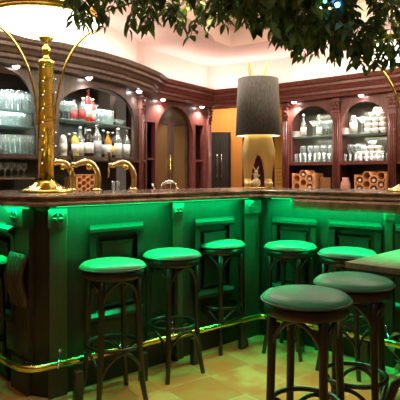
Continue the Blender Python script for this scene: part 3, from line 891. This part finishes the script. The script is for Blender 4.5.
# ================================================================== BRASS POLE LAMPS
OPAL = emis('opal glass glowing', (1, .93, .80), 4.2)
def pole_lamp(x, y, label, top=2.0, arms=((8, 1), (200, 1)), glow=30):
    z0 = 1.151
    L_ = thing('pole_lamp', label, 'lamp', (x, y, z0))
    m = MB().lathe([(0, 0), (.170, 0), (.172, .008), (.150, .018), (.125, .026), (.085, .048), (.072, .058), (.058, .066), (.056, .075)], n=36, cap=False)
    part('flared_base', m, BRASS, L_)
    ph = top-z0
    part('pole', MB().lathe([(.049, .06), (.049, ph-.03), (.053, ph-.028), (.053, ph-.012), (.040, ph)], n=28), BRASS, L_)
    b = ph
    part('neck', MB().lathe([(.035, b), (.018, b+.02), (.015, b+.035), (.024, b+.045), (.030, b+.062), (.024, b+.080), (.012, b+.092), (.012, b+.115), (.045, b+.135), (.050, b+.145), (.02, b+.150)], n=20), BRASS, L_)
    bw = part('glass_bowl', MB().lathe([(0, b+.150), (.10, b+.157), (.20, b+.175), (.29, b+.205), (.35, b+.245), (.352, b+.25), (.345, b+.25), (.28, b+.21), (.1, b+.165), (0, b+.16)], n=48, cap=False), OPAL, L_)
    part('bowl_rim', MB().lathe([(.352, b+.238), (.366, b+.243), (.366, b+.256), (.356, b+.262), (.366, b+.268), (.366, b+.282), (.352, b+.288), (.345, b+.26), (.352, b+.238)], n=48, cap=False), BRASS, L_)
    for az, s in arms:
        a = math.radians(az); pts = []
        for u in range(19):
            k = u/18
            # leaves the pole nearly vertical, sweeps out to the rim
            r = .056+(.345-.056)*(k**1.9); z = (ph-.42)+(b+.215-(ph-.42))*(1-(1-k)**1.55)
            pts.append((r*math.cos(a), r*math.sin(a), z))
        part('curved_arm', MB().tube(pts, .0075, 8), BRASS, L_)
    l = bpy.data.lights.new('bowl_light', 'POINT'); l.energy = glow; l.color = (1, .85, .62); l.shadow_soft_size = .12
    o = bpy.data.objects.new('bowl_light', l); C.objects.link(o); o.location = (x, y, z0+b+.42)
    return L_
pole_lamp(-.992, 3.35, 'tall brass pole lamp with wide glowing glass bowl at the left bar corner')
pole_lamp(1.435, 3.50, 'brass pole lamp at the right edge of the photo, bowl hidden in foliage', 1.86, ((170, 1), (320, 1)), 90)
# fairy lights round the big pole
FAIR = emis('fairy bulb', (1, .95, .7), 3)
fl = thing('string_light', 'string of tiny white lights wound round the big brass pole', 'string light', (-.992, 3.35, 1.25))
pts = []
for k in range(120):
    a = k*.42; pts.append((.059*math.cos(a), .059*math.sin(a), .02+k*.0058))
part('wire', MB().tube(pts, .0016, 5), simple('thin green wire', (.03, .06, .02), .5), fl)
for k in range(6, 118, 5):
    part('bulb', MB().ball(Vector(pts[k])*1.0+Vector((pts[k][0], pts[k][1], 0))*.04, .0038, 6), FAIR, fl)

# ================================================================== BEER TAPS
def tap(x, y, rz, label, s=1.0, first=None):
    if first: return dup(first, (x, y, 1.151), rz, label)
    t = thing('beer_tap', label, 'beer tap', (x, y, 1.151), rz, group='curved brass beer taps')
    part('base_plate', MB().lathe([(0, 0), (.036, 0), (.036, .008), (.026, .014), (.020, .02)], (.085, 0, 0), 18, cap=False), BRASS2, t)
    pts = [(.085, 0, .01), (.092, 0, .06), (.090, 0, .11), (.075, 0, .155), (.045, 0, .187), (.005, 0, .198), (-.03, 0, .19), (-.06, 0, .180)]
    sm = []
    for i in range(len(pts)-1):
        p0 = Vector(pts[max(0, i-1)]); p1 = Vector(pts[i]); p2 = Vector(pts[i+1]); p3 = Vector(pts[min(len(pts)-1, i+2)])
        for j in range(4):
            u = j/4; sm.append(.5*((2*p1)+(p2-p0)*u+(2*p0-5*p1+4*p2-p3)*u*u+(3*p1-p0-3*p2+p3)*u**3))
    sm.append(Vector(pts[-1]))
    part('arched_column', MB().tube(sm, [.022]*(len(sm)-6)+[.021, .020, .018, .017, .016, .015], 14), BRASS2, t)
    part('valve', MB().lathe([(.012, 0), (.019, .006), (.019, .035), (.012, .042)], (-.085, 0, .178), 12, R=Matrix.Rotation(PI/2, 3, 'Y')).ball((-.078, 0, .18), .021, 12), BRASS2, t)
    part('spout', MB().tube([(-.082, 0, .172), (-.092, 0, .155), (-.094, 0, .09)], [.011, .009, .007], 10), BRASS2, t)
    part('tap_handle', MB().tube([(-.078, 0, .20), (-.082, 0, .225), (-.090, 0, .275)], [.006, .011, .013], 10), BLKPL, t)
    part('badge', MB().lathe([(0, -.004), (.022, -.003), (.022, .004), (0, .004)], (.03, -.02, .165), 14, R=Matrix.Rotation(PI/2, 3, 'X')), BRASS, t)
    return t
tp = tap(-.815, 3.60, .25, 'brass beer tap between the big pole and the small terracotta rack')
tap(-.98, 3.60, .25, 'brass beer tap half hidden just right of the big pole', first=tp)
tap(-.575, 3.80, .25, 'rightmost brass beer tap with two glasses beneath it', first=tp)
tp.location.x = -.80; 
for x in (-.615, -.585):
    glass('beer_glass', [(0, .004), (.024, .004), (.031, .155), (.029, .155), (.022, .012), (0, .012)], (x, 3.70+(x+.6)*.6, 1.151), 'small glass standing under the rightmost beer tap', 'glass', 'glasses under the rightmost tap', s=.42)
# faucet
fa = thing('sink_faucet', 'chrome curved sink faucet behind the bar below the arched doorway', 'faucet', (-.20, 4.35, .95))
pts = [(-.12, 0, 0), (-.12, 0, .16)]+[(-.06-.06*math.cos(PI*k/8), 0, .20+.055*math.sin(PI*k/8)) for k in range(9)]+[(.04, 0, .17), (.07, 0, .15)]
part('spout', MB().tube(pts, .013, 10), CHROME, fa)
part('lever', MB().tube([(-.12, 0, .14), (-.19, .0, .20), (-.2, 0, .235)], .009, 8), CHROME, fa)
part('tap_base', MB().lathe([(.03, 0), (.03, .02), (.016, .04)], (-.12, 0, 0), 12), CHROME, fa)
m = MB(); board(m, INN, INN.s[1]+.62, INN.s[2], -.80, -.43, .90, .95); 
wk = thing('work_counter', 'dark service counter on the staff side behind the bar', 'counter', (-.3, 4.2, 0))
part('worktop', m, CHROME, wk, True)
part('cupboard', board(MB(), INN, INN.s[1]+.66, INN.s[2], -.77, -.45, 0, .90), W_BLK, wk, True)

# ================================================================== RABBIT LAMP
rx, ry, rz0 = .482, 4.32, 1.151
rl = thing('rabbit_lamp', 'gold rabbit figure lamp with charcoal drum shade standing on the bar corner', 'lamp', (rx, ry, rz0))
def skin(name, verts, edges, rad, mat, parent, sub=2):
    me = bpy.data.meshes.new(name); me.from_pydata(verts, edges, []); me.update()
    o = bpy.data.objects.new(name, me); C.objects.link(o); o.parent = parent
    md = o.modifiers.new('skin', 'SKIN'); md.use_smooth_shade = True
    for v, r in zip(me.skin_vertices[0].data, rad): v.radius = r if isinstance(r, tuple) else (r, r)
    me.skin_vertices[0].data[0].use_root = True
    sm_ = o.modifiers.new('sub', 'SUBSURF'); sm_.levels = sub; sm_.render_levels = sub
    me.materials.append(mat); return o
V = [(0, -.02, .36), (0, 0, .50), (0, 0, .62), (0, 0, .70), (0, -.01, .80),              # pelvis, belly, chest, neck, head
     (-.068, -.005, .335), (-.082, -.03, .255), (-.086, .005, .15), (-.086, .01, .06), (-.083, -.035, .028), (-.086, -.085, .022),
     (.068, -.005, .335), (.082, -.03, .255), (.086, .005, .15), (.086, .01, .06), (.083, -.035, .028), (.086, -.085, .022),
     (-.04, 0, .88), (-.06, 0, .95), (-.078, 0, 1.045), (.04, 0, .88), (.06, 0, .95), (.078, 0, 1.045),
     (-.09, -.03, .60), (-.10, -.07, .52), (.09, -.03, .60), (.10, -.07, .52)]
E = [(0, 1), (1, 2), (2, 3), (3, 4), (0, 5), (5, 6), (6, 7), (7, 8), (8, 9), (9, 10), (0, 11), (11, 12), (12, 13), (13, 14), (14, 15), (15, 16),
     (4, 17), (17, 18), (18, 19), (4, 20), (20, 21), (21, 22), (2, 23), (23, 24), (2, 25), (25, 26)]
R_ = [.085, .095, .075, .045, .062, .084, .068, .041, .033, .043, .028, .084, .068, .041, .033, .043, .028,
      .018, .022, .008, .018, .022, .008, .026, .02, .026, .02]
body = skin('rabbit_body', V, E, R_, GOLD, rl)
part('foot_plate', MB().lathe([(0, 0), (.135, 0), (.135, .006), (0, .006)], n=30), GOLD, rl)
part('lamp_rod', MB().tube([(0, .09, .42), (0, .115, .6), (0, .115, .86), (0, .0, .90)], .005, 6), BRASS, rl)
m = MB().lathe([(.186, .430), (.164, .930)], n=48, cap=False); m.lathe([(.184, .930), (.184, .930)], n=3, cap=False) if False else None
sh = part('lamp_shade', MB().lathe([(.187, .432), (.168, .905), (.164, .905), (.183, .432), (.187, .432)], n=48, cap=False), SHADE, rl)
part('shade_lining', MB().lathe([(.182, .434), (.1635, .903)], n=48, cap=False), SHADE_IN, sh)
part('shade_spider', MB().tube([(-.16, 0, .895), (.16, 0, .895)], .003, 6).tube([(0, -.16, .895), (0, .16, .895)], .003, 6), BRASS, sh)
for dx, dy in ((-.12, -.06), (.12, -.06), (0, .13)):
    l = bpy.data.lights.new('lamp_bulb', 'POINT'); l.energy = 2.6; l.color = (1, .86, .62); l.shadow_soft_size = .02
    o = bpy.data.objects.new('lamp_bulb', l); C.objects.link(o); o.location = (rx+dx, ry+dy, rz0+.56)
# figurine between the feet
fg = thing('figurine', 'small pale rabbit figurine on a ball between the gold lamp feet', 'figurine', (rx-.022, ry-.06, rz0+.007))
IV = simple('ivory ceramic', (.75, .66, .45), .35)
part('ball_base', MB().ball((0, 0, .038), .038, 14), IV, fg)
m = MB(); m.ball((0, 0, .095), .022, 12, (1, .9, 1.2)); m.ball((0, -.005, .128), .016, 12)
m.tube([(-.006, 0, .138), (-.016, 0, .158), (-.026, 0, .175)], [.005, .006, .002], 6); m.tube([(.006, 0, .138), (.014, 0, .158), (.022, 0, .172)], [.005, .006, .002], 6)
m.tube([(-.014, 0, .105), (-.032, -.01, .115)], .005, 6); m.tube([(.014, 0, .105), (.03, -.01, .095)], .005, 6)
part('rabbit_figure', m, IV, fg)

# ================================================================== TABLE, CHAIR, PLANT AT RIGHT
a = math.radians(45)
tb = thing('pub_table', 'square brown wooden table corner jutting in from the right edge', 'table', (1.285, 2.71, 0), a)
tbp = MB().box((0, 0, .785), (.75, .75, .03))
part('table_top', tbp, W_TAB, tb); part('edge_band', MB().box((0, 0, .762), (.72, .72, .02)), W_BLK, tb)
part('column', MB().lathe([(.03, .05), (.03, .74), (.07, .752)], n=16), BLACK, tb)
part('base_foot', MB().lathe([(0, 0), (.23, 0), (.23, .012), (.06, .04), (.03, .06)], n=28), BLACK, tb)
tb.location.z = 0.008
pl = thing('potted_plant', 'leafy green potted plant at the right edge in front of the table', 'plant', (.99, 2.28, 0))
part('pot', MB().lathe([(0, 0), (.09, 0), (.12, .22), (.13, .22), (.13, .25), (.11, .25), (.10, .2), (0, .2)], n=24), CLAY, pl)
m = MB(); stems = MB()
def leaf(mb, base, d, L_, w, up=Vector((0, 0, 1)), fold=.25, curl=.15):
    d = d.normalized(); s = d.cross(up)
    if s.length < 1e-3: s = Vector((1, 0, 0))
    s.normalize(); n = s.cross(d).normalized()
    prof = ((0, 0), (.22, .72), (.45, 1), (.72, .68), (1, 0))
    mid = [base+d*L_*t-n*curl*L_*t*t for t, _ in prof]
    vs = [mid[0]]
    for (t, k), c in list(zip(prof, mid))[1:4]:
        vs += [c+s*w*.5*k+n*w*fold*k, c, c-s*w*.5*k+n*w*fold*k]
    vs.append(mid[4])
    mb.add(vs, [[0, 1, 2], [0, 2, 3], [1, 4, 5, 2], [2, 5, 6, 3], [4, 7, 8, 5], [5, 8, 9, 6], [7, 10, 8], [8, 10, 9]], True)
for k in range(26):
    az = rnd.uniform(0, 2*PI); hh = rnd.uniform(.1, .6); rr = rnd.uniform(.05, .19)
    tip = Vector((rr*math.cos(az), rr*math.sin(az), .24+hh)); 
    stems.tube([(.02*math.cos(az), .02*math.sin(az), .2), (rr*.4*math.cos(az), rr*.4*math.sin(az), .24+hh*.6), tip], .003, 5)
    for j in range(4):
        u = .5+j*.16; p = Vector((rr*u*math.cos(az), rr*u*math.sin(az), .24+hh*u))
        aa = az+rnd.uniform(-1.3, 1.3); leaf(m, p, Vector((math.cos(aa), math.sin(aa), rnd.uniform(-.4, .4))), rnd.uniform(.05, .075), .035)
part('stems', stems, BARK, pl); part('foliage', m, LEAF2, pl)
ch = thing('bentwood_chair', 'dark bentwood chair whose curved back just enters the bottom right corner', 'chair', (.605, 1.275, 0), math.radians(160))
part('seat', MB().lathe([(0, .44), (.19, .44), (.2, .45), (.2, .465), (0, .47)], n=30), W_STL, ch)
for sx, sy in ((-1, -1), (1, -1), (-1, 1), (1, 1)):
    part('leg', MB().tube([(sx*.13, sy*.13, .45), (sx*.17, sy*.17, 0)], [.017, .012], 10), W_STL, ch)
pts = [(-.17*math.cos(PI*k/16)*1.0, .17+.03*math.sin(PI*k/16), .45+(.40-.16)*min(1, math.sin(PI*k/16)*1.5)+.16*math.sin(PI*k/16)) for k in range(17)]
part('back_hoop', MB().tube(pts, .010, 10), W_STL, ch)
part('seat_ring', MB().tube([(.15*math.cos(2*PI*k/30), .15*math.sin(2*PI*k/30), .25) for k in range(30)], .009, 8, closed=True), W_STL, ch)

# ================================================================== FICUS CANOPY
fx = thing('ficus_tree', 'ficus tree with dark leafy branches overhanging the top of the bar', 'tree', (2.1, 1.9, 0))
br = MB(); fo = MB()
def interp(tab, x):
    if x <= tab[0][0]: return tab[0][1]
    for (a, b), (c, d) in zip(tab, tab[1:]):
        if x <= c: return b+(d-b)*(x-a)/(c-a)
    return tab[-1][1]
# lower limit of the crown in metres along the bar direction (x at 2.55 m)
low = [(-.72, 2.18), (-.66, 2.00), (-.50, 2.01), (-.38, 1.98), (-.25, 1.96), (-.10, 1.97), (.0, 1.94), (.10, 1.92), (.18, 1.94), (.28, 1.96), (.38, 1.93), (.45, 1.89), (.55, 1.86), (.62, 1.88), (.68, 1.82), (.76, 1.77), (.90, 1.80), (1.1, 1.84), (1.6, 1.8)]
tips = []
for k in range(760):
    Y = rnd.uniform(2.15, 3.05)
    x = rnd.uniform(-.70, 1.3); x = x if rnd.random() < .6 else rnd.uniform(.2, 1.3)
    sc = Y/2.55; z0 = interp(low, x); zr_ = CAMZ+(z0-CAMZ)*sc
    top = 2.55
    u = rnd.random()**1.15
    z = zr_+.04+u*(top-zr_-.04)
    if (x < .35 and u < .2 and rnd.random() < .4) or (x > .7 and u < .5 and rnd.random() < .5): continue
    tips.append(Vector((x*sc, Y, z)))
def twig(p):
    L_ = rnd.uniform(.10, .17); az = rnd.uniform(0, 2*PI)
    d = Vector((math.cos(az)*.75, math.sin(az)*.75, -.5)); pts = [p+Vector((0, 0, .06))-d*.04]
    q = pts[0].copy()
    for j in range(5):
        d = (d+Vector((0, 0, -.22))).normalized(); q = q+d*L_/5; pts.append(q.copy())
        for sgn in (-1, 1):
            s = d.cross(Vector((0, 0, 1))); 
            if s.length < .05: s = Vector((math.cos(az+1.5), math.sin(az+1.5), 0))
            s.normalize()
            ld = (d*.7+s*sgn*rnd.uniform(.5, 1.1)+Vector((rnd.uniform(-.3, .3), 0, -rnd.uniform(-.1, .7)))).normalized()
            leaf(fo, q, ld, rnd.uniform(.050, .074), rnd.uniform(.027, .036), up=Vector((rnd.uniform(-.5, .5), rnd.uniform(-1, .2), 1)).normalized(), curl=rnd.uniform(0, .3))
    br.tube(pts, .0018, 4, cap=False)
for p in tips: twig(p)
# main boughs coming from a trunk beyond the right edge
TR = Vector((2.1, 1.9, 0))
tr = MB(); tr.tube([TR-TR, Vector((.02, .02, .8)), Vector((-.05, .1, 1.6)), Vector((-.15, .25, 2.2))], [.06, .05, .045, .035], 12)
for k in range(7):
    yy = 2.25+.12*k; xe = -.6+.12*(k % 3); zz = 2.30+.03*(k % 3)
    pts = [TR+Vector((-.12, .2, 2.0+.03*k))]
    for j in range(1, 11):
        u = j/10; pts.append(Vector((1.95+(xe-1.95)*u, 2.1+(yy-2.1)*min(1, u*2), zz+.09*math.sin(PI*u)-.10*u+.03*math.sin(j*1.7+k))))
    br.tube(pts, [.02*(1-.85*j/10)+.002 for j in range(11)], 6)
part('trunk', tr, BARK, fx)
part('branches', br, BARK, fx, True); part('foliage', fo, LEAF, fx, True)
pot = MB().lathe([(0, .0), (.17, .0), (.22, .34), (.24, .34), (.24, .38), (.2, .38), (.19, .3), (0, .3)], n=24)
part('pot', pot, CLAY, fx)
# coloured light string in the leaves
cs = thing('string_light', 'string of coloured bulbs, blue and green, hung in the leaves at top', 'string light', (.63, 2.3, 2.03))
q = [(.50, 2.22, 2.00), (.54, 2.2, 1.985), (.58, 2.2, 2.005), (.615, 2.2, 1.985), (.66, 2.2, 2.02), (.74, 2.2, 2.05)]
part('wire', MB().tube(q, .002, 5), simple('wire green', (.02, .05, .02), .5), cs, True)
for p, c, r, s_ in (((.577, 2.185, 1.975), (.05, .35, 1), .011, 30), ((.525, 2.185, 1.99), (.1, 1, .3), .008, 6), ((.505, 2.185, 1.960), (1, .9, .5), .007, 6), ((.545, 2.185, 1.96), (.9, .4, .2), .006, 4)):
    part('bulb', MB().ball(p, r, 10), emis('bulb '+str(c), c, s_), cs, True)

# ================================================================== LIGHTS
# cove lamps on top of the cornice
for i, pw in ((0, 16), (1, 6), (2, 5), (3, 4), (4, 4), (5, 4), (7, 18), (8, 18), (9, 40)):
    a, b = CORN.s[i], CORN.s[i+1]; c = (a+b)/2
    if i == 9: c = a+.9; a, b = a, a+1.8
    q = CORN.pos(c, .08)
    o = area('cove_light', (q.x, q.y, 2.335), (b-a)*.9, .05, pw*.165, (1, .82, .75), rz=CORN.ang(c), rx=PI)
# tray cove
for i, pw in ((0, 10), (2, 6), (7, 16), (8, 14), (9, 26)):
    a, b = CORN.s[i], CORN.s[i+1]; c = (a+b)/2
    if i == 9: c = a+.9; b = a+1.8
    q = CORN.pos(c, .95)
    area('tray_light', (q.x, q.y, 2.90), (b-a)*.9, .04, pw*.06, (1, .72, .64), dirv=(CORN.nrm(c).x, CORN.nrm(c).y, .25))
# added fill lights without visible fixtures: room, aisle, recess, floor and table
area('room_fill', (.2, .6, 2.85), 2.4, 1.2, 12, (1, .82, .60))  # added soft fill standing in for unseen lamps on the guest side
area('aisle_fill', (-.1, 4.6, 2.64), 1.0, .3, 20, (1, .86, .70))  # added warm fill on the staff side to brighten the taps
area('recess_fill', (.6, 8.0, 2.5), .8, .4, 20, (1, .80, .62))  # added fill to brighten the orange recess wall
spot('warm_fill_spot', (.0, 2.75, 2.64), 150, (1, .70, .36), 1.0, .8, .1)  # added spot to warm the open floor, no table below
spot('warm_fill_spot', (1.35, 2.75, 2.6), 26, (1, .80, .62), 1.0, .6, .1)  # added warm spot to offset the green cast on the table top
spot('warm_fill_spot', (-.5, 1.7, 2.7), 12, (1, .74, .40), 1.5, .6, .1)  # added weak warm fill over the near floor

w = bpy.data.worlds.new('world'); bpy.context.scene.world = w; w.use_nodes = True
w.node_tree.nodes['Background'].inputs[0].default_value = (1, .8, .6, 1); w.node_tree.nodes['Background'].inputs[1].default_value = .1

# ================================================================== CAMERA
cam = bpy.data.cameras.new('camera'); co = bpy.data.objects.new('camera', cam); C.objects.link(co)
co.location = (0, 0, CAMZ); co.rotation_euler = (PI/2, 0, 0)
cam.sensor_width = 36; cam.lens = F/400*36; cam.shift_y = -25/400; cam.clip_start = .05
sc_ = bpy.context.scene; sc_.camera = co
vs_ = sc_.view_settings; vs_.view_transform = 'Standard'; vs_.look = 'None'; vs_.exposure = 0; vs_.gamma = 1; vs_.use_curve_mapping = False
sc_.cycles.use_denoising = True
sc_.cycles.max_bounces = 8; sc_.cycles.transparent_max_bounces = 24; sc_.cycles.sample_clamp_indirect = 6
